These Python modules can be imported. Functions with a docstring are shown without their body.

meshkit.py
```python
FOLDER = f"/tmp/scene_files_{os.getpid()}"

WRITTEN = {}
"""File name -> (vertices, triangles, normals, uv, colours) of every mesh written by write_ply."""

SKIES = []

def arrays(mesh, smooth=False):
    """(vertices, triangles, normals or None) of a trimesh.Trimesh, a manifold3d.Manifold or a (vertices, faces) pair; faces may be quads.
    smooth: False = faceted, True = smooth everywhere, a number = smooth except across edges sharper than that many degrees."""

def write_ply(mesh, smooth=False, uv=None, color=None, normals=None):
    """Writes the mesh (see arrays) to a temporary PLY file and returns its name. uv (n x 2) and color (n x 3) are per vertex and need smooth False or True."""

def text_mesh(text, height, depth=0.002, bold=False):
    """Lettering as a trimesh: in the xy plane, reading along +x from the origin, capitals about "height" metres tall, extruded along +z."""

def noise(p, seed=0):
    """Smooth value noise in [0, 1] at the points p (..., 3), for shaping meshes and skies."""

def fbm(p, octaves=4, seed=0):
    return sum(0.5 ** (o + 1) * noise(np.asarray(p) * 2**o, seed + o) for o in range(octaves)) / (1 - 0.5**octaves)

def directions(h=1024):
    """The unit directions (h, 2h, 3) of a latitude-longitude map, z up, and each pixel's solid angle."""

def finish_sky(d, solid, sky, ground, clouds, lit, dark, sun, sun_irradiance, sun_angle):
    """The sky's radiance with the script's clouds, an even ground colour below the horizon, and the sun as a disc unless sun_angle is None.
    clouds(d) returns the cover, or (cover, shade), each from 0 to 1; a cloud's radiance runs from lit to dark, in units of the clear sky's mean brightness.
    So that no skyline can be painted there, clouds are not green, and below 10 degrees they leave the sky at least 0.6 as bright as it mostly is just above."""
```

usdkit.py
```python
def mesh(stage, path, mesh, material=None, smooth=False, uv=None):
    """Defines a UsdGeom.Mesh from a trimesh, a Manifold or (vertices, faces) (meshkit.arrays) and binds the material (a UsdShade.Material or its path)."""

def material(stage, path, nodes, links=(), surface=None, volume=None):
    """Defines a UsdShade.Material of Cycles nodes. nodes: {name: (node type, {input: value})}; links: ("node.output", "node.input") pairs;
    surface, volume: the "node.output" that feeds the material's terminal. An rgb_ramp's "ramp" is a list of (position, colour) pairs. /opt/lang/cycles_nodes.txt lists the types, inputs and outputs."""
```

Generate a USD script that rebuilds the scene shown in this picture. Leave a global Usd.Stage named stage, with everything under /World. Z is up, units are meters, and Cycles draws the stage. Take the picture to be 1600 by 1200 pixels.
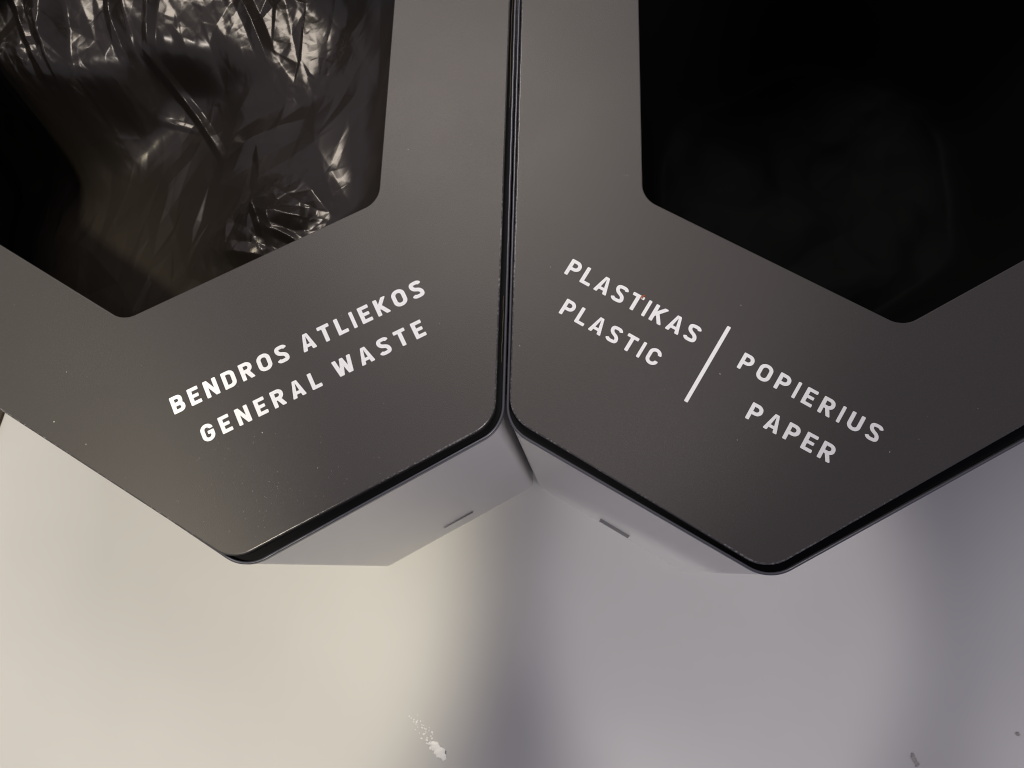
import math
import numpy as np
import trimesh
import manifold3d
from shapely import affinity
from shapely.geometry import LineString, Polygon, box
from shapely.ops import unary_union
from scipy.interpolate import LinearNDInterpolator, splprep, splev
from pxr import Gf, Sdf, Usd, UsdGeom, UsdLux, UsdShade
import usdkit
from meshkit import fbm, noise

stage = Usd.Stage.CreateInMemory()
UsdGeom.SetStageUpAxis(stage, UsdGeom.Tokens.z)
UsdGeom.SetStageMetersPerUnit(stage, 1.0)
UsdGeom.Xform.Define(stage, '/World')
UsdGeom.Scope.Define(stage, '/World/Looks')
rng = np.random.default_rng(7)

# ---------------------------------------------------------------- camera
cam = UsdGeom.Camera.Define(stage, '/World/camera')
CAM = np.array([0.08262, -0.14784, 1.55214])
ROT = np.array([[0.996464, -0.008165, 0.083619], [0.026728, 0.974367, -0.223372], [-0.079652, 0.224818, 0.97114]])
m4 = np.eye(4)
m4[:3, :3] = ROT.T
m4[3, :3] = CAM
cam.AddTransformOp().Set(Gf.Matrix4d(*m4.ravel().tolist()))
cam.CreateHorizontalApertureAttr(36.0)
cam.CreateVerticalApertureAttr(27.0)
cam.CreateFocalLengthAttr(36.0 * 1250 / 1600)
cam.CreateFStopAttr(10.0)
cam.CreateFocusDistanceAttr(0.93)
cam.CreateClippingRangeAttr(Gf.Vec2f(0.01, 100))
cam.CreateExposureAttr(0.0)

# ---------------------------------------------------------------- lamps of the hall
AMB = (0.248, 0.237, 0.298)
usdkit.material(stage, '/World/Looks/hall_air', {'b': ('background_shader', {'color': AMB, 'strength': 1.0})}, surface='b.background')
dome = UsdLux.DomeLight.Define(stage, '/World/sky')
UsdShade.MaterialBindingAPI.Apply(dome.GetPrim()).Bind(UsdShade.Material.Get(stage, '/World/Looks/hall_air'))
dome.GetPrim().SetCustomDataByKey('kind', 'structure')


def look_at(src, dst):
    src, dst = np.array(src, float), np.array(dst, float)
    z = src - dst
    z /= np.linalg.norm(z)
    x = np.cross([0, 1, 0] if abs(z[1]) < 0.95 else [1, 0, 0], z)
    x /= np.linalg.norm(x)
    m = np.eye(4)
    m[0, :3], m[1, :3], m[2, :3], m[3, :3] = x, np.cross(z, x), z, src
    return Gf.Matrix4d(*m.ravel().tolist())


def panel(name, src, dst, w, h, power, color):
    l = UsdLux.RectLight.Define(stage, '/World/' + name)
    l.AddTransformOp().Set(look_at(src, dst))
    l.CreateWidthAttr(w)
    l.CreateHeightAttr(h)
    l.CreateIntensityAttr(power)
    l.CreateColorAttr(Gf.Vec3f(*color))


def spot(name, src, dst, radius, power, color, angle, soft):
    l = UsdLux.SphereLight.Define(stage, '/World/' + name)
    l.AddTransformOp().Set(look_at(src, dst))
    l.CreateRadiusAttr(radius)
    l.CreateIntensityAttr(power)
    l.CreateColorAttr(Gf.Vec3f(*color))
    s = UsdLux.ShapingAPI.Apply(l.GetPrim())
    s.CreateShapingConeAngleAttr(angle)
    s.CreateShapingConeSoftnessAttr(soft)


panel('ceiling_panel', (-0.5, 1.85, 3.2), (-0.3, 0.3, 0.5), 1.3, 0.9, 12.5, (1.0, 0.93, 0.85))
spot('warm_spotlight', (-0.85, -0.62, 3.2), (-0.985, -0.20, 0), 0.12, 500.0, (1.0, 0.935, 0.74), 16.4, 0.28)
spot('cool_spotlight', (0.42, -2.5, 2.3), (0.345, -0.24, 0), 0.08, 760.0, (0.985, 0.955, 0.96), 7.0, 0.50)
spot('side_spotlight', (1.6, -1.0, 3.0), (1.20, -0.38, 0), 0.08, 320.0, (0.98, 0.955, 0.985), 11.0, 0.9)
spot('lid_spotlight', (0.62, -0.55, 3.0), (-0.08, 0.34, 0.67), 0.08, 290.0, (1.0, 0.95, 0.91), 12.0, 0.5)


# ---------------------------------------------------------------- helpers
used = {}


def path_of(parent, name):
    k = (parent, name)
    used[k] = used.get(k, -1) + 1
    return f'{parent}/{name}' + (f'_{used[k]:03d}' if used[k] else '')


def obj(name, mesh, mat, parent='/World', smooth=30, label=None):
    p = path_of(parent, name)
    m = usdkit.mesh(stage, p, mesh, '/World/Looks/' + mat, smooth=smooth)
    if label:
        m.GetPrim().SetCustomDataByKey('label', label)
    return p


def tag(p, label=None, cat=None, group=None, kind=None):
    prim = stage.GetPrimAtPath(p)
    for k, v in (('label', label), ('category', cat), ('group', group), ('kind', kind)):
        if v:
            prim.SetCustomDataByKey(k, v)
    return p


def thing(name, label, cat, group=None):
    p = path_of('/World', name)
    UsdGeom.Xform.Define(stage, p)
    return tag(p, label, cat, group)


def mat(name, nodes, links=(), surface='p.BSDF', volume=None):
    return usdkit.material(stage, '/World/Looks/' + name, nodes, links, surface=surface, volume=volume)


# ---------------------------------------------------------------- materials
# satin powder coated steel: fine flake sparkle, faint cloudy wear
mat('coated_steel', {
    'g': ('geometry', {}),
    'n': ('noise_texture', {'scale': 1150.0, 'detail': 2.0}),
    'r': ('rgb_ramp', {'ramp': [(0.0, (0.038, 0.0345, 0.0325)), (0.60, (0.044, 0.0400, 0.0375)), (0.72, (0.072, 0.065, 0.060)), (1.0, (0.12, 0.11, 0.10))]}),
    'c': ('noise_texture', {'scale': 9.0, 'detail': 4.0}),
    'cr': ('rgb_ramp', {'ramp': [(0.3, (0.405, 0.405, 0.405)), (0.7, (0.43, 0.43, 0.43))]}),
    'b': ('bump', {'strength': 0.30, 'distance': 0.0005}),
    'p': ('principled_bsdf', {'specular_ior_level': 0.45, 'ior': 1.5, 'specular_tint': (1.0, 0.955, 0.92)}),
}, [('g.position', 'n.vector'), ('g.position', 'c.vector'), ('n.fac', 'r.fac'), ('r.color', 'p.base_color'), ('c.fac', 'cr.fac'), ('cr.color', 'p.roughness'),
    ('n.fac', 'b.height'), ('b.normal', 'p.normal')])
mat('body_steel', {
    'g': ('geometry', {}),
    'n': ('noise_texture', {'scale': 700.0, 'detail': 2.0}),
    'b': ('bump', {'strength': 0.05, 'distance': 0.0003}),
    'p': ('principled_bsdf', {'base_color': (0.58, 0.562, 0.545), 'roughness': 0.26, 'ior': 1.8}),
}, [('g.position', 'n.vector'), ('n.fac', 'b.height'), ('b.normal', 'p.normal')])
mat('rim_steel', {'p': ('principled_bsdf', {'base_color': (0.066, 0.065, 0.073), 'roughness': 0.25, 'ior': 1.6, 'specular_tint': (0.88, 0.88, 1.0)})})
mat('slot_grey', {'p': ('principled_bsdf', {'base_color': (0.17, 0.165, 0.165), 'roughness': 0.4})})
mat('white_print', {
    'g': ('geometry', {}),
    'n': ('noise_texture', {'scale': 900.0, 'detail': 3.0}),
    'r': ('rgb_ramp', {'ramp': [(0.3, (0.80, 0.80, 0.785)), (0.6, (0.90, 0.90, 0.885))]}),
    'p': ('principled_bsdf', {'roughness': 0.5}),
}, [('g.position', 'n.vector'), ('n.fac', 'r.fac'), ('r.color', 'p.base_color')])
mat('pale_floor', {
    'g': ('geometry', {}),
    'n': ('noise_texture', {'scale': 3.0, 'detail': 5.0, 'roughness': 0.6}),
    'r': ('rgb_ramp', {'ramp': [(0.25, (0.54, 0.527, 0.505)), (0.75, (0.57, 0.557, 0.535))]}),
    'f': ('noise_texture', {'scale': 420.0, 'detail': 3.0}),
    'b': ('bump', {'strength': 0.03, 'distance': 0.0005}),
    'p': ('principled_bsdf', {'roughness': 0.45, 'ior': 1.5}),
}, [('g.position', 'n.vector'), ('n.fac', 'r.fac'), ('r.color', 'p.base_color'), ('g.position', 'f.vector'), ('f.fac', 'b.height'), ('b.normal', 'p.normal')])
mat('black_film', {
    'p': ('principled_bsdf', {'base_color': (0.019, 0.0155, 0.0125), 'roughness': 0.26, 'ior': 1.6, 'specular_tint': (1.0, 0.93, 0.85)}),
})
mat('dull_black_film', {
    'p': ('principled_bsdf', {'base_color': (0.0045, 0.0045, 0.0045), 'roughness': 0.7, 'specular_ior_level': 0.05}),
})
mat('brown_film', {'p': ('principled_bsdf', {'base_color': (0.10, 0.085, 0.06), 'roughness': 0.3})})
mat('black_inside', {'p': ('principled_bsdf', {'base_color': (0.012, 0.012, 0.012), 'roughness': 0.6})})
mat('worn_edge', {
    'g': ('geometry', {}),
    'n': ('noise_texture', {'scale': 420.0, 'detail': 3.0}),
    'w': ('noise_texture', {'scale': 7.0, 'detail': 2.0}),
    'm': ('math', {'math_type': 'add'}),
    'r': ('rgb_ramp', {'ramp': [(0.50, (0.045, 0.041, 0.038)), (0.64, (0.22, 0.215, 0.21))]}),
    'h': ('math', {'math_type': 'multiply', 'value2': 0.5}),
    'p': ('principled_bsdf', {'roughness': 0.22, 'ior': 1.6}),
}, [('g.position', 'n.vector'), ('g.position', 'w.vector'), ('n.fac', 'm.value1'), ('w.fac', 'm.value2'), ('m.value', 'h.value1'), ('h.value', 'r.fac'), ('r.color', 'p.base_color')])
mat('black_rubber', {'p': ('principled_bsdf', {'base_color': (0.003, 0.003, 0.0036), 'roughness': 0.6, 'specular_ior_level': 0.12})})
mat('dust_grey', {'p': ('principled_bsdf', {'base_color': (0.55, 0.53, 0.50), 'roughness': 0.8})})
mat('dried_white', {'p': ('principled_bsdf', {'base_color': (0.92, 0.90, 0.87), 'roughness': 0.35})})
mat('crumb_grey', {'p': ('principled_bsdf', {'base_color': (0.38, 0.37, 0.34), 'roughness': 0.8})})
mat('orange_fibre', {'p': ('principled_bsdf', {'base_color': (0.42, 0.11, 0.025), 'roughness': 0.6})})
mat('brown_mat', {
    'g': ('geometry', {}),
    'n': ('noise_texture', {'scale': 500.0, 'detail': 3.0}),
    'r': ('rgb_ramp', {'ramp': [(0.3, (0.03, 0.02, 0.014)), (0.7, (0.07, 0.05, 0.035))]}),
    'p': ('principled_bsdf', {'roughness': 0.9}),
}, [('g.position', 'n.vector'), ('n.fac', 'r.fac'), ('r.color', 'p.base_color')])

# ---------------------------------------------------------------- setting
FL = 4.0
N = 2
floor = trimesh.Trimesh([(-FL, -FL, 0), (FL, -FL, 0), (FL, FL, 0), (-FL, FL, 0)], [(0, 1, 2), (0, 2, 3)], process=False)
tag(obj('floor', floor, 'pale_floor', smooth=False), 'smooth pale floor under the two bins', 'floor', kind='structure')


# ---------------------------------------------------------------- shapes from plan polygons
def inset(poly, d):
    """Moves every side of a counter-clockwise polygon inwards by d."""
    P = np.asarray(poly, float)
    n = len(P)
    out = []
    d = np.broadcast_to(d, n)
    L = []
    for i in range(n):
        a, b = P[i], P[(i + 1) % n]
        u = (b - a) / np.linalg.norm(b - a)
        L.append((a + np.array([-u[1], u[0]]) * d[i], u))
    for i in range(n):
        p, u = L[i - 1]
        q, w = L[i]
        t = np.linalg.solve(np.array([u, -w]).T, q - p)[0]
        out.append(p + u * t)
    return np.array(out)


def rounded(poly, r, k=14):
    """The polygon with every corner rounded to radius r: the same number of points whatever r is."""
    P = np.asarray(poly, float)
    n = len(P)
    out = []
    for i in range(n):
        a, b, c = P[i - 1], P[i], P[(i + 1) % n]
        u, w = (a - b) / np.linalg.norm(a - b), (c - b) / np.linalg.norm(c - b)
        half = math.acos(np.clip(u @ w, -1, 1)) / 2
        bis = (u + w) / np.linalg.norm(u + w)
        o = b + bis * r / math.sin(half)
        s, e = b + u * r / math.tan(half) - o, b + w * r / math.tan(half) - o
        a0 = math.atan2(s[1], s[0])
        da = (math.atan2(e[1], e[0]) - a0 + math.pi) % (2 * math.pi) - math.pi
        for j in range(k + 1):
            t = a0 + da * j / k
            out.append(o + r * np.array([math.cos(t), math.sin(t)]))
    return np.array(out)


def loft(rings):
    """Side surface through rings of (xy points, z)."""
    n = len(rings[0][0])
    V = np.vstack([np.c_[r, np.full(n, z)] for r, z in rings])
    F = []
    i = np.arange(n)
    j = (i + 1) % n
    for k in range(len(rings) - 1):
        a, b = k * n, (k + 1) * n
        F.append(np.c_[a + i, a + j, b + j])
        F.append(np.c_[a + i, b + j, b + i])
    return trimesh.Trimesh(V, np.vstack(F), process=False)


def cap(ring, z, holes=(), flip=False):
    p = Polygon(ring, [h for h in holes])
    v, f = trimesh.creation.triangulate_polygon(p, engine='earcut')
    t = trimesh.Trimesh(np.c_[v, np.full(len(v), z)], f, process=False)
    if (t.face_normals[:, 2].mean() < 0) != flip:
        t.invert()
    return t


def join(*ms):
    return trimesh.util.concatenate(list(ms))


Z0 = 0.6709          # top of the body rim
ZP = 0.6749          # top of the lid plates
WALL = 0.0031


def body_mesh(plan, slot):
    def ring(d):
        return rounded(inset(plan, d), 0.018, 16)
    BW = 0.0042
    rings = [(ring(BW), 0.0), (ring(BW), Z0 - 0.009), (ring(BW + 0.003), Z0 - 0.009), (ring(BW + 0.003), Z0 - 0.034), (ring(0.055), Z0 - 0.034), (ring(0.055), Z0 - 0.037), (ring(BW + 0.003), Z0 - 0.037), (ring(BW + 0.003), 0.003)]
    m = join(loft(rings), cap(rings[0][0], 0.0, flip=True), cap(rings[-1][0], 0.003))
    m.merge_vertices()
    man = manifold3d.Manifold(manifold3d.Mesh(m.vertices.astype(np.float32), m.faces.astype(np.uint32)))
    if man.is_empty() or man.volume() < 0:
        print('body not solid', man.status(), man.volume())
        return m
    c, u, z, w, h = slot
    b = trimesh.creation.box((w, 0.03, h))
    b.apply_transform(trimesh.transformations.rotation_matrix(math.atan2(u[1], u[0]), (0, 0, 1)))
    b.apply_translation((c[0], c[1], z))
    cut = manifold3d.Manifold(manifold3d.Mesh(b.vertices.astype(np.float32), b.faces.astype(np.uint32)))
    return man - cut


def bucket_mesh(plan):
    def ring(d):
        return rounded(inset(plan, d), 0.016, 10)
    m = loft([(ring(0.0085), 0.0045), (ring(0.0085), Z0 - 0.0375)])
    m.invert()
    return join(m, cap(ring(0.0085), 0.0045))


def rim_mesh(plan):
    def ring(d):
        return rounded(inset(plan, d), 0.045 - d, 16)
    rr = WALL / 2
    rings = [(ring(0.0060), Z0 - 0.0088), (ring(0.0012), Z0 - 0.0088), (ring(0.0), Z0 - 0.0078), (ring(0), Z0 - rr)]
    for t in np.linspace(0, math.pi, 9)[1:-1]:
        rings.append((ring(rr - rr * math.cos(t)), Z0 - rr + rr * math.sin(t)))
    rings += [(ring(WALL), Z0 - rr), (ring(WALL), Z0 - 0.0088)]
    return loft(rings)


def gasket_mesh(plan):
    def ring(d):
        return rounded(inset(plan, d), 0.045 - d, 16)
    return loft([(ring(WALL - 0.0002), Z0 - 0.016), (ring(WALL - 0.0002), Z0 - 0.009), (ring(WALL + 0.0006), Z0 - 0.0084), (ring(WALL + 0.036), Z0 - 0.0084), (ring(WALL + 0.036), Z0 - 0.016)])


def lid_mesh(plan, hole, r=0.002, rh=0.0012):
    def ring(d):
        return rounded(inset(plan, d), 0.042 - d)
    def hring(d):
        return rounded(inset(hole, -d), 0.030 + d)
    rings = [(ring(0.0015), ZP - 0.0118), (ring(0), ZP - 0.0105), (ring(0), ZP - r)]
    edge = []
    for t in np.linspace(0, math.pi / 2, 9):
        edge.append((ring(r - r * math.cos(t)), ZP - r + r * math.sin(t)))
    hr = [(hring(rh - rh * math.sin(t)), ZP - rh + rh * math.cos(t)) for t in np.linspace(math.pi / 2, 0, 5)][::-1]
    hr = [(hring(rh - rh * math.sin(t)), ZP - rh + rh * math.cos(t)) for t in np.linspace(0, math.pi / 2, 5)]
    hr += [(hring(0), ZP - 0.009), (hring(0.001), ZP - 0.010)]
    top = cap(edge[-1][0], ZP, [hr[0][0]])
    bottom = cap(ring(0.0015), ZP - 0.010, [hr[-1][0]], flip=True)
    return join(loft(rings), top, loft(hr), bottom), loft(edge)


# ---------------------------------------------------------------- lettering (drawn strokes)
def stroke(pts, t, cap_style='flat'):
    return LineString(pts).buffer(t / 2, cap_style=cap_style, join_style='mitre', mitre_limit=6)


def rrect(x0, y0, x1, y1, r):
    r = max(min(r, (x1 - x0) / 2 - 1e-4, (y1 - y0) / 2 - 1e-4), 1e-3)
    return box(x0 + r, y0 + r, x1 - r, y1 - r).buffer(r, quad_segs=10)


def dshape(x0, y0, x1, y1, r):
    return unary_union([rrect(x0, y0, x1, y1, r), box(x0, y0, (x0 + x1) / 2, y1)])


def bowl(w, y0, y1, t, r):
    return dshape(0, y0, w, y1, r).difference(dshape(t, y0 + t, w - t, y1 - t, r - t * 0.8))


def curve(pts, t):
    tck, _ = splprep(np.array(pts, float).T, s=0, k=3)
    x, y = splev(np.linspace(0, 1, 60), tck)
    return LineString(np.c_[x, y]).buffer(t / 2, cap_style='flat', join_style='round')


def glyph(ch, t):
    h = t / 2
    full = box(-1, 0, 3, 1)
    if ch in 'EL':
        w = 0.56 if ch == 'E' else 0.54
        s = [box(0, 0, t, 1), box(0, 0, w, t)]
        if ch == 'E':
            s += [box(0, 1 - t, w, 1), box(0, 0.5 - h * 0.95, w * 0.9, 0.5 + h * 0.95)]
        return unary_union(s), w
    if ch == 'I':
        return box(0, 0, t, 1), t
    if ch == 'T':
        w = 0.62
        return unary_union([box(0, 1 - t, w, 1), box(w / 2 - h, 0, w / 2 + h, 1)]), w
    if ch == 'N':
        w = 0.68
        d = Polygon([(0, 1), (t * 1.02, 1), (w, 0), (w - t * 1.02, 0)])
        return unary_union([box(0, 0, t, 1), box(w - t, 0, w, 1), d]), w
    if ch == 'A':
        w = 0.72
        o = Polygon([(0, 0), (w / 2 - h * 1.15, 1), (w / 2 + h * 1.15, 1), (w, 0), (w - t * 1.08, 0), (w / 2, 0.86), (t * 1.08, 0)])
        return unary_union([o, box(0.17, 0.19, w - 0.17, 0.19 + t * 0.9)]), w
    if ch == 'K':
        w = 0.66
        return unary_union([box(0, 0, t, 1), stroke([(h, 0.36), (w - h * 0.9 + 0.1, 1.12)], t).intersection(full),
                            stroke([(0.24, 0.58), (w - h * 1.1 + 0.09, -0.12)], t).intersection(full)]), w
    if ch == 'W':
        w = 0.98
        s = [stroke([(h * 0.9 - 0.02, 1.1), (0.27 - 0.02, -0.1)], t), stroke([(0.24, -0.1), (w / 2 + 0.02, 0.98)], t),
             stroke([(w / 2 - 0.02, 0.98), (w - 0.24, -0.1)], t), stroke([(w - 0.25, -0.1), (w - h * 0.9 + 0.02, 1.1)], t)]
        return unary_union(s).intersection(full), w
    if ch == 'D':
        return bowl(0.66, 0, 1, t, 0.30), 0.66
    if ch == 'O':
        w = 0.70
        return rrect(0, 0, w, 1, 0.33).difference(rrect(t, t, w - t, 1 - t, 0.20)), w
    if ch == 'U':
        w = 0.66
        o = unary_union([rrect(0, 0, w, 1, 0.31), box(0, 0.5, w, 1)])
        i = unary_union([rrect(t, t, w - t, 1, 0.18), box(t, 0.5, w - t, 1.2)])
        return o.difference(i), w
    if ch == 'B':
        w = 0.65
        return unary_union([bowl(w, 0, 0.5 + h * 0.9, t, 0.27), bowl(w - 0.04, 0.5 - h * 0.9, 1, t, 0.25)]), w
    if ch == 'P':
        w = 0.63
        return unary_union([box(0, 0, t, 1), bowl(w, 0.36, 1, t, 0.30)]), w
    if ch == 'R':
        w = 0.65
        return unary_union([box(0, 0, t, 1), bowl(w - 0.01, 0.38, 1, t, 0.29), Polygon([(0.24, 0.42), (0.24 + t * 1.1, 0.45), (w + 0.01, 0), (w + 0.01 - t * 1.13, 0)])]), w
    if ch == 'C' or ch == 'G':
        w = 0.66
        o = rrect(0, 0, w, 1, 0.33).difference(rrect(t, t, w - t, 1 - t, 0.20))
        if ch == 'C':
            return o.difference(box(w * 0.5, 0.335, w + 0.1, 0.665)), w
        o = o.difference(box(w * 0.5, 0.5 + h * 0.6, w + 0.1, 0.68)).difference(box(w * 0.5, 0.30, w - t, 0.5))
        return unary_union([o, box(w * 0.5, 0.5 - h * 1.1, w, 0.5 + h * 0.8), box(w - t, 0.3, w, 0.5 + h * 0.8)]), w
    if ch == 'S':
        w = 0.62
        a, b = h, w - h
        p = [(b + 0.03, 0.775), (w * 0.74, 1 - h * 1.12), (w * 0.47, 1 - h), (a + 0.035, 0.86), (a + 0.02, 0.68), (w * 0.36, 0.545), (w * 0.64, 0.455), (b - 0.02, 0.32), (b - 0.035, 0.14), (w * 0.53, h), (w * 0.24, h * 1.15), (a - 0.04, 0.215)]
        return curve(p, t), w
    raise KeyError(ch)


def line_of_text(text, start, angle, length, height, t, parent, label):
    gs, x = [], 0.0
    n = 0
    items = []
    for ch in text:
        if ch == ' ':
            items.append((None, 0.16))
        else:
            g, w = glyph(ch, t / 1.0)
            k = 1.0 if ch == 'I' else 1.13
            items.append((affinity.scale(g, k, 1.0, origin=(0, 0)), w * k))
    total = sum(w for _, w in items)
    gap = (length / height - total) / (len(items) - 1)
    ang = math.radians(angle)
    ca, sa = math.cos(ang), math.sin(ang)
    meshes = []
    for g, w in items:
        if g is not None:
            s = g.buffer(-0.045, join_style='round').buffer(0.045, join_style='round', quad_segs=4)
            s = affinity.affine_transform(affinity.translate(s, x, 0), [height * ca, -height * sa, height * sa, height * ca, start[0], start[1]])
            for q in getattr(s, 'geoms', [s]):
                e = trimesh.creation.extrude_polygon(q.simplify(0.00004), 0.00025, engine='earcut')
                e.apply_translation((0, 0, ZP + 0.00003))
                meshes.append(e)
        x += w + gap
    for k, e in enumerate(meshes):
        obj('letter', e, 'white_print', parent, smooth=False)


def seg_mesh(a, b, w, parent, name):
    s = LineString([a, b]).buffer(w / 2, cap_style='flat').buffer(-0.0008).buffer(0.0008)
    e = trimesh.creation.extrude_polygon(s, 0.00025, engine='earcut')
    e.apply_translation((0, 0, ZP + 0.00003))
    return obj(name, e, 'white_print', parent, smooth=False)


# ---------------------------------------------------------------- the two bins (plans counter-clockwise)
PLAN_L = np.array([(-0.0010, 0.0035), (-0.0010, 0.708), (-0.453, 0.969), (-0.906, 0.708), (-0.906, 0.195), (-0.2843, -0.1595)])
PLAN_R = np.array([(0.0010, 0.0045), (0.2840, -0.1555), (0.906, 0.195), (0.906, 0.708), (0.453, 0.969), (0.0010, 0.708)])


def at_line(p, ang):
    return np.array(p, float), np.array([math.cos(math.radians(ang)), math.sin(math.radians(ang))])


def poly_from_lines(lines):
    out = []
    for i in range(len(lines)):
        (p, u), (q, w) = lines[i - 1], lines[i]
        out.append(p + u * np.linalg.solve(np.array([u, -w]).T, q - p)[0])
    return np.array(out)


def offs(poly, i, d):
    a, b = poly[i], poly[(i + 1) % len(poly)]
    u = (b - a) / np.linalg.norm(b - a)
    return a + np.array([-u[1], u[0]]) * d, u


# lid outlines: the sides in view as they sit in the rim, the far sides evenly inset
SIL = 0.0016
lid_l = inset(poly_from_lines([at_line((-0.0112, 0.3064), 89.8), offs(PLAN_L, 1, 0.010), offs(PLAN_L, 2, 0.010), offs(PLAN_L, 3, 0.010),
                               (np.array((-0.4397, -0.0692)), np.array([math.cos(math.radians(-28.94)), math.sin(math.radians(-28.94))])), at_line((-0.155, -0.0691 + 0.0006), 29.1)]), -SIL)
lid_r = inset(poly_from_lines([at_line((0.0060, 0.3062), -90.1), at_line((0.1685, -0.0751), -30.3), at_line((0.4318, -0.0524), 30.1),
                               offs(PLAN_R, 2, 0.010), offs(PLAN_R, 3, 0.010), offs(PLAN_R, 4, 0.010)]), [-0.0008, -SIL - 0.0022, -SIL - 0.0024, -SIL, -SIL, -SIL])
# openings
hole_l = np.array([(-0.1614, 0.2792), (-0.1581, 0.612), (-0.449, 0.782), (-0.742, 0.612), (-0.742, 0.2861), (-0.4631, 0.1283)])
hole_r = np.array([(0.1555, 0.2798), (0.4387, 0.1226), (0.733, 0.2913), (0.733, 0.612), (0.441, 0.782), (0.1525, 0.612)])


def slot_at(plan, i, pt, z):
    a, b = plan[i], plan[(i + 1) % 6]
    u = (b - a) / np.linalg.norm(b - a)
    c = a + u * ((np.array(pt) - a) @ u)
    return c, u, z, 0.062, 0.012


def slot_lip(slot, out, deep, drop):
    c, u, z, w, h = slot
    n = np.array([u[1], -u[0]])          # outwards for a counter-clockwise plan
    b = trimesh.creation.box((w - 0.004, deep, drop))
    b.apply_transform(trimesh.transformations.rotation_matrix(math.atan2(u[1], u[0]), (0, 0, 1)))
    q = c + n * (out - deep / 2)
    b.apply_translation((q[0], q[1], z + h / 2 - drop / 2 - 0.0005))
    return b


SLOT_L = slot_at(PLAN_L, 5, (-0.128, -0.071), 0.112)
SLOT_R = slot_at(PLAN_R, 0, (0.146, -0.077), 0.106)

bin_l = thing('waste_bin', 'dark grey hexagonal bin whose lid reads general waste, holding a crumpled bag', 'waste bin', 'hexagonal sorting bins')
body = obj('body', body_mesh(PLAN_L, SLOT_L), 'body_steel', bin_l)
obj('slot_lip', slot_lip(SLOT_L, -0.0015, 0.012, 0.002), 'rim_steel', body, smooth=False)
obj('inner_bucket', bucket_mesh(PLAN_L), 'black_inside', body)
obj('rim', rim_mesh(PLAN_L), 'rim_steel', body)
obj('gasket', gasket_mesh(PLAN_L), 'black_rubber', body)
lid_m, edge_m = lid_mesh(lid_l, hole_l)
lid = obj('lid', lid_m, 'coated_steel', bin_l)
obj('lid_edge', edge_m, 'worn_edge', lid, smooth=True)
line_of_text('BENDROSATLIEKOS'[:7] + ' ' + 'ATLIEKOS', (-0.3841, 0.0141), 27.0, 0.3225, 0.0212, 0.205, lid, None)
line_of_text('GENERAL WASTE', (-0.3440, -0.0190), 27.5, 0.2830, 0.0208, 0.205, lid, None)

bin_r = thing('waste_bin', 'dark grey hexagonal bin whose lid reads plastic and paper, opening almost black', 'waste bin', 'hexagonal sorting bins')
body_r = obj('body', body_mesh(PLAN_R, SLOT_R), 'body_steel', bin_r)
obj('slot_lip', slot_lip(SLOT_R, 0.0014, 0.018, 0.003), 'slot_grey', body_r, smooth=False)
obj('inner_bucket', bucket_mesh(PLAN_R), 'black_inside', body_r)
obj('rim', rim_mesh(PLAN_R), 'rim_steel', body_r)
obj('gasket', gasket_mesh(PLAN_R), 'black_rubber', body_r)
lid_m, edge_m = lid_mesh(lid_r, hole_r)
lid2 = obj('lid', lid_m, 'coated_steel', bin_r)
obj('lid_edge', edge_m, 'worn_edge', lid2, smooth=True)
line_of_text('PLASTIKAS', (0.0639, 0.1862), -30.0, 0.1690, 0.0208, 0.188, lid2, None)
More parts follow.
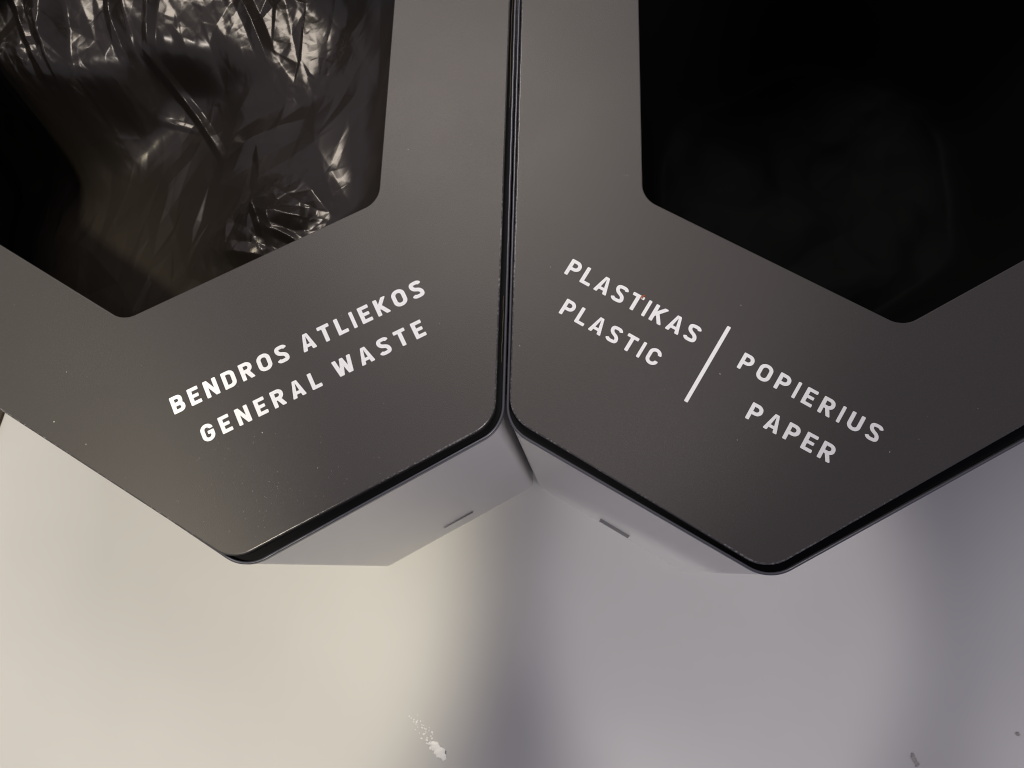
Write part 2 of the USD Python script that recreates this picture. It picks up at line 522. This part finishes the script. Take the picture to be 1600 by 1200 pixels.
line_of_text('PLASTIC', (0.0583, 0.1382), -30.4, 0.1260, 0.0200, 0.188, lid2, None)
line_of_text('POPIERIUS', (0.2563, 0.0750), -30.1, 0.1660, 0.0200, 0.188, lid2, None)
line_of_text('PAPER', (0.2632, 0.0183), -29.4, 0.0995, 0.0203, 0.188, lid2, None)
seg_mesh((0.2501, 0.1220), (0.1999, 0.0355), 0.0044, lid2, 'divider_line')


# ---------------------------------------------------------------- bags inside
def tri(x):
    return np.abs((x % 1.0) - 0.5) * 2


def crumple(x, y, seed, n=9, f0=9.0, warp=0.025):
    r = np.random.default_rng(seed)
    wx = fbm(np.stack([x * 9, y * 9, x * 0 + seed], -1), 3, seed) - 0.5
    wy = fbm(np.stack([x * 9 + 7, y * 9, x * 0 + seed], -1), 3, seed + 5) - 0.5
    X, Y = x + warp * 4 * wx, y + warp * 4 * wy
    h = 0 * x
    for k in range(n):
        a = r.uniform(0, math.pi)
        f = f0 * 1.28 ** k * r.uniform(0.8, 1.25)
        # each fold fades in and out over the film
        msk = np.clip(fbm(np.stack([x * 6 + 3 * k, y * 6, x * 0 + k], -1), 2, seed + 11 + k) * 2.6 - 0.8, 0, 1)
        h += msk * tri((X * math.cos(a) + Y * math.sin(a)) * f + r.uniform()) / f
    return h


def blob(x, y, cx, cy, sx, sy=None, rot=0.0):
    sy = sy or sx
    c, s = math.cos(rot), math.sin(rot)
    u, w = (x - cx) * c + (y - cy) * s, -(x - cx) * s + (y - cy) * c
    return np.exp(-(u / sx) ** 2 - (w / sy) ** 2)


def bag_surface(hole, fn, step, margin=0.045, deep=()):
    """Film hung inside the opening: a sheet over the hole's plan, reaching under the lid all round."""
    big = inset(hole, [-0.14 if i in deep else -margin for i in range(len(hole))])
    P = Polygon(big)
    x0, y0, x1, y1 = P.bounds
    xs, ys = np.arange(x0, x1 + step, step), np.arange(y0, y1 + step, step)
    X, Y = np.meshgrid(xs, ys, indexing='ij')
    # distance to the outline of the opening (positive inside)
    D, E = [], []
    n = len(hole)
    for i in range(n):
        a, b = hole[i], hole[(i + 1) % n]
        u = (b - a) / np.linalg.norm(b - a)
        D.append((X - a[0]) * -u[1] + (Y - a[1]) * u[0])
        E.append(D[-1] + (1.0 if i in deep else 0.0))
    S = -0.022 * np.log(sum(np.exp(-np.clip(e, -0.3, 1) / 0.022) for e in E))      # rounded corners of the hanging film
    keep = np.min([D[i] + (0.14 if i in deep else margin) for i in range(n)], 0) > 0
    D = np.min([D[i] + (0.14 if i in deep else 0) for i in range(n)], 0)
    Z = fn(X, Y, D, S)
    idx = np.arange(X.size).reshape(X.shape)
    a, b, c, d = idx[:-1, :-1], idx[1:, :-1], idx[1:, 1:], idx[:-1, 1:]
    ok = keep[:-1, :-1] & keep[1:, :-1] & keep[1:, 1:] & keep[:-1, 1:]
    F = np.vstack([np.c_[a[ok], b[ok], c[ok]], np.c_[a[ok], c[ok], d[ok]]])
    V = np.c_[X.ravel(), Y.ravel(), Z.ravel()]
    u, inv = np.unique(F, return_inverse=True)
    return trimesh.Trimesh(V[u], inv.reshape(F.shape), process=False)


def ridge(x, y, p, q, h, w, bend=0.0):
    """A creased fold of film along p-q: tent across, fading at both ends."""
    p, q = np.array(p), np.array(q)
    L = np.linalg.norm(q - p)
    u = (q - p) / L
    t = ((x - p[0]) * u[0] + (y - p[1]) * u[1]) / L
    off = (x - p[0]) * -u[1] + (y - p[1]) * u[0] - bend * 4 * t * (1 - t)
    return h * np.clip(1 - np.abs(off) / w, 0, 1) * np.clip(np.sin(np.pi * np.clip(t, 0, 1)), 0, 1) ** 1.3


def facets(x, y, seed, spacing, amp, sx=1.0, sy=1.0, rot=0.0):
    """Crumpled film: flat facets between sharp creases."""
    c, s_ = math.cos(rot), math.sin(rot)
    u, w = (x * c + y * s_) / sx, (-x * s_ + y * c) / sy
    r = np.random.default_rng(seed)
    gx, gy = np.meshgrid(np.arange(u.min() - 2 * spacing, u.max() + 3 * spacing, spacing), np.arange(w.min() - 2 * spacing, w.max() + 3 * spacing, spacing))
    P = np.c_[gx.ravel(), gy.ravel()] + r.uniform(-0.48, 0.48, (gx.size, 2)) * spacing
    return LinearNDInterpolator(P, r.uniform(-1, 1, len(P)) * amp)(u, w)


def left_bag(x, y, d, sd):
    q = lambda f, k, o=3: fbm(np.stack([x * f, y * f, x * 0 + k], -1), o, int(k * 3)) - 0.5
    # film sloping down from the near right side into a hollow, and a heap of rubbish lifting it towards the far left
    low = -0.075 + 0.35 * (x + 0.17) + 0.035 * q(5.0, 2.2)
    edge = 0.535 + 0.09 * q(6.0, 4.0) - 0.06 * blob(x, y, -0.68, 0.5, 0.09, 0.3) + 0.02 * blob(x, y, -0.5, 0.5, 0.07, 0.3)
    m = 1 / (1 + np.exp(-np.clip((y - edge) / 0.016, -30, 30))) / (1 + np.exp(np.clip((x + 0.275) / 0.02, -30, 30)))
    heap = -0.105 - 0.20 * (x + 0.42) + 0.018 * q(6.0, 6.1)
    z = low + (heap - low) * m
    bunch = blob(x, y, -0.350, 0.300, 0.092, 0.050, 0.40)
    z += (0.050 - 0.56 * (x + 0.345)) * bunch
    patch = np.clip(q(5.0, 9.0) * 4 + 0.75, 0.25, 1)
    z += facets(x, y, 3, 0.085, 0.011, rot=0.6) * (1 - 0.6 * m) * np.clip((-0.20 - x) / 0.08, 0.25, 1)
    z += facets(x, y, 5, 0.034, 0.0070, 0.75, 1.7, 0.15) * m + facets(x, y, 6, 0.016, 0.0046, 0.8, 1.4, 0.3) * m * patch + facets(x, y, 9, 0.008, 0.0016) * m * patch
    z += facets(x, y, 12, 0.031, 0.0090, 1.0, 1.2, 0.5) * np.clip(bunch * 1.9, 0, 1) + facets(x, y, 13, 0.014, 0.0026) * np.clip(bunch * 1.7, 0, 1)
    z += facets(x, y, 21, 0.030, 0.0022, 0.7, 1.8, -0.4) * (1 - m) * np.clip((-0.20 - x) / 0.08, 0.3, 1)
    for p, r, h, wd, bd in (((-0.575, 0.595), (-0.445, 0.425), 0.009, 0.010, 0.006), ((-0.69, 0.70), (-0.655, 0.47), 0.022, 0.026, 0.0), ((-0.73, 0.64), (-0.67, 0.50), 0.010, 0.009, 0.003),
                            ((-0.60, 0.70), (-0.565, 0.53), 0.012, 0.012, -0.004), ((-0.535, 0.70), (-0.55, 0.53), 0.010, 0.010, 0.004), ((-0.57, 0.508), (-0.49, 0.490), 0.003, 0.007, 0.003),
                            ((-0.43, 0.68), (-0.37, 0.55), 0.012, 0.014, 0.004), ((-0.365, 0.345), (-0.34, 0.255), 0.012, 0.011, 0.008), ((-0.365, 0.318), (-0.255, 0.306), 0.013, 0.016, -0.008),
                            ((-0.35, 0.29), (-0.285, 0.265), 0.009, 0.008, 0.004), ((-0.42, 0.272), (-0.32, 0.25), 0.012, 0.014, -0.004),
                            ((-0.47, 0.42), (-0.30, 0.47), 0.012, 0.035, 0.01)):
        z += ridge(x, y, p, r, h, wd, bd)
    wall = np.clip((sd + 0.035) / 0.095, 0, 1)
    wall = wall * (2 - wall)
    z = -0.022 + (z + 0.022) * wall
    return ZP + np.minimum(z, -0.0125 - 0.02 * np.clip(d / 0.02, 0, 1))


def right_bag(x, y, d, sd):
    wall = np.clip((sd + 0.05) / 0.12, 0, 1)
    wall = wall * wall * (3 - 2 * wall)
    z = -0.03 - 0.36 * wall
    z += 0.10 * (fbm(np.stack([x * 4, y * 4, x * 0 + 8.2], -1), 3, 9) - 0.5)
    z += crumple(x, y, 31, 5, 2.2, 0.02) * 0.07
    return ZP + np.minimum(z, -0.0125 - 0.02 * np.clip(d / 0.02, 0, 1))


bag_l = tag(obj('bin_bag', bag_surface(hole_l, left_bag, 0.0013, deep=(3, 4)), 'black_film', smooth=40),
            'shiny crumpled black bin bag in the general waste opening', 'bin bag')
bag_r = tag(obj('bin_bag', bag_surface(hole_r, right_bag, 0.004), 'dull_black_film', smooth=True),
            'dark smooth bin bag deep in the plastic and paper opening', 'bin bag')


# film of the left bag caught between lid and rim
def gap_film(y0, y1, x0, wob, seed):
    ys = np.linspace(y0, y1, 40)
    r = np.random.default_rng(seed)
    t = np.linspace(0, 1, 40)
    top = ZP - 0.007 - 0.006 * (1 - np.sin(np.pi * t) ** 0.4) + 0.0012 * np.sin(t * 19 + seed)
    V, F = [], []
    for i in range(40):
        xx = x0 + wob * math.sin(t[i] * 7 + seed)
        V += [(xx - 0.0016, ys[i], ZP - 0.026), (xx - 0.0004, ys[i], top[i]), (xx + 0.0012, ys[i], top[i] - 0.001), (xx + 0.0016, ys[i], ZP - 0.026)]
    for i in range(39):
        for k in range(3):
            a = 4 * i + k
            F += [(a, a + 4, a + 5), (a, a + 5, a + 1)]
    return trimesh.Trimesh(V, F, process=False)


obj('caught_film', gap_film(0.41, 0.60, -0.0068, 0.0004, 1), 'brown_film', bag_l, smooth=True, label='brownish film of the bag caught beside the lid')
obj('caught_film', gap_film(0.08, 0.165, -0.0068, 0.0004, 4), 'brown_film', bag_l, smooth=True, label='brownish film of the bag caught beside the lid')


# ---------------------------------------------------------------- small things
def flake(c, r, seed, flat=0.5):
    m = trimesh.creation.icosphere(subdivisions=1, radius=1.0)
    rr = np.random.default_rng(seed)
    m.vertices *= (1 + rr.uniform(-0.35, 0.35, (len(m.vertices), 1)))
    m.vertices *= [r * rr.uniform(0.7, 1.5), r * rr.uniform(0.6, 1.1), r * flat]
    m.apply_transform(trimesh.transformations.rotation_matrix(rr.uniform(0, 6.28), (0, 0, 1)))
    m.apply_translation(c)
    return m


spots = []
polyL = Polygon(rounded(lid_l, 0.04)).buffer(-0.006).difference(Polygon(hole_l).buffer(0.004))
polyR = Polygon(rounded(lid_r, 0.04)).buffer(-0.006).difference(Polygon(hole_r).buffer(0.004))
from shapely.geometry import Point
for poly, n, box_ in ((polyL, 20, (-0.62, -0.15, 0, 0.65)), (polyR, 18, (0, -0.15, 0.7, 0.65))):
    k = 0
    while k < n:
        q = (rng.uniform(box_[0], box_[2]), rng.uniform(box_[1], box_[3]))
        if poly.contains(Point(q)):
            spots.append((q, rng.choice([0.0003, 0.00045, 0.0007], p=[0.6, 0.3, 0.1])))
            k += 1
k = 0
while k < 80:      # finer dust towards the near corner of the left lid
    q = (rng.normal(-0.25, 0.07), rng.normal(-0.07, 0.04))
    if polyL.contains(Point(q)):
        spots.append((q, 0.00024))
        k += 1
dust = join(*[flake((q[0], q[1], ZP + r * 0.3), r, 100 + i) for i, (q, r) in enumerate(spots)])
tag(obj('dust', dust, 'dust_grey', smooth=False), 'pale dust specks lying on the two dark lids', 'dust', kind='stuff')

a, b = np.array([-0.222, -0.414]), np.array([-0.155, -0.489])
u = (b - a) / np.linalg.norm(b - a)
nn = np.array([-u[1], u[0]])
sm = []
for i in range(75):
    t = rng.beta(1.5, 0.9)
    wd = 0.0115 * math.sin(math.pi * min(max(t * 0.86 + 0.12, 0), 1)) ** 0.8
    q = a + (b - a) * t + nn * rng.uniform(-1, 1) * wd
    sm.append(flake((q[0], q[1], 0.0002), (0.0012 + 0.0042 * t ** 3) * rng.uniform(0.5, 1.2), 900 + i, 0.06))
for t, r in ((0.93, 0.008), (0.86, 0.0085), (0.80, 0.008), (0.97, 0.005), (0.74, 0.0065), (0.68, 0.005)):
    q = a + (b - a) * t
    sm.append(flake((q[0], q[1], 0.0002), r, 990 + int(t * 100), 0.05))
tag(obj('smear', join(*sm), 'dried_white', smooth=True), 'dried white streaky smear on the pale floor below the left bin', 'smear')
c1 = join(*[flake((0.666 + dx, -0.453 + dy, 0.0015), 0.0035, 40 + i, 0.5) for i, (dx, dy) in enumerate(((0, 0.006), (0.001, 0), (0.004, -0.006), (0.006, -0.010)))])
tag(obj('crumb', c1, 'crumb_grey', smooth=False), 'long curved grey crumb on the floor at the lower right', 'crumb', 'crumbs on the floor')
tag(obj('crumb', flake((0.844, -0.405, 0.0015), 0.004, 77, 0.6), 'crumb_grey', smooth=False), 'small round dark crumb on the floor near the right edge', 'crumb', 'crumbs on the floor')


def wire(pts, r):
    tck, _ = splprep(np.array(pts, float).T, s=0, k=min(3, len(pts) - 1))
    P = np.array(splev(np.linspace(0, 1, 14), tck)).T
    ms = [trimesh.creation.cylinder(r, segment=(P[i], P[i + 1]), sections=6) for i in range(len(P) - 1)]
    return join(*ms)


f = wire([(0.1515, 0.1550, ZP + 0.0004), (0.1532, 0.1576, ZP + 0.0014), (0.1552, 0.1584, ZP + 0.0018), (0.1572, 0.1574, ZP + 0.0006)], 0.00055)
f2 = wire([(0.1533, 0.1545, ZP + 0.0004), (0.1540, 0.1566, ZP + 0.0012), (0.1562, 0.1578, ZP + 0.0014)], 0.00045)
tag(obj('fibre', join(f, f2), 'orange_fibre', smooth=True), 'tiny orange fibre on the lid above the second I of the plastic lettering', 'fibre')

# dark mat beside the left bin: only its corner shows
mt = trimesh.creation.box((0.9, 1.0, 0.008))
mt.apply_transform(trimesh.transformations.rotation_matrix(math.radians(-11), (0, 0, 1)))
mt.apply_translation((-1.500, 0.498, 0.004))
tag(obj('floor_mat', mt, 'brown_mat', smooth=False), 'dark brown mat on the floor beside the left bin, only its edge showing', 'mat')
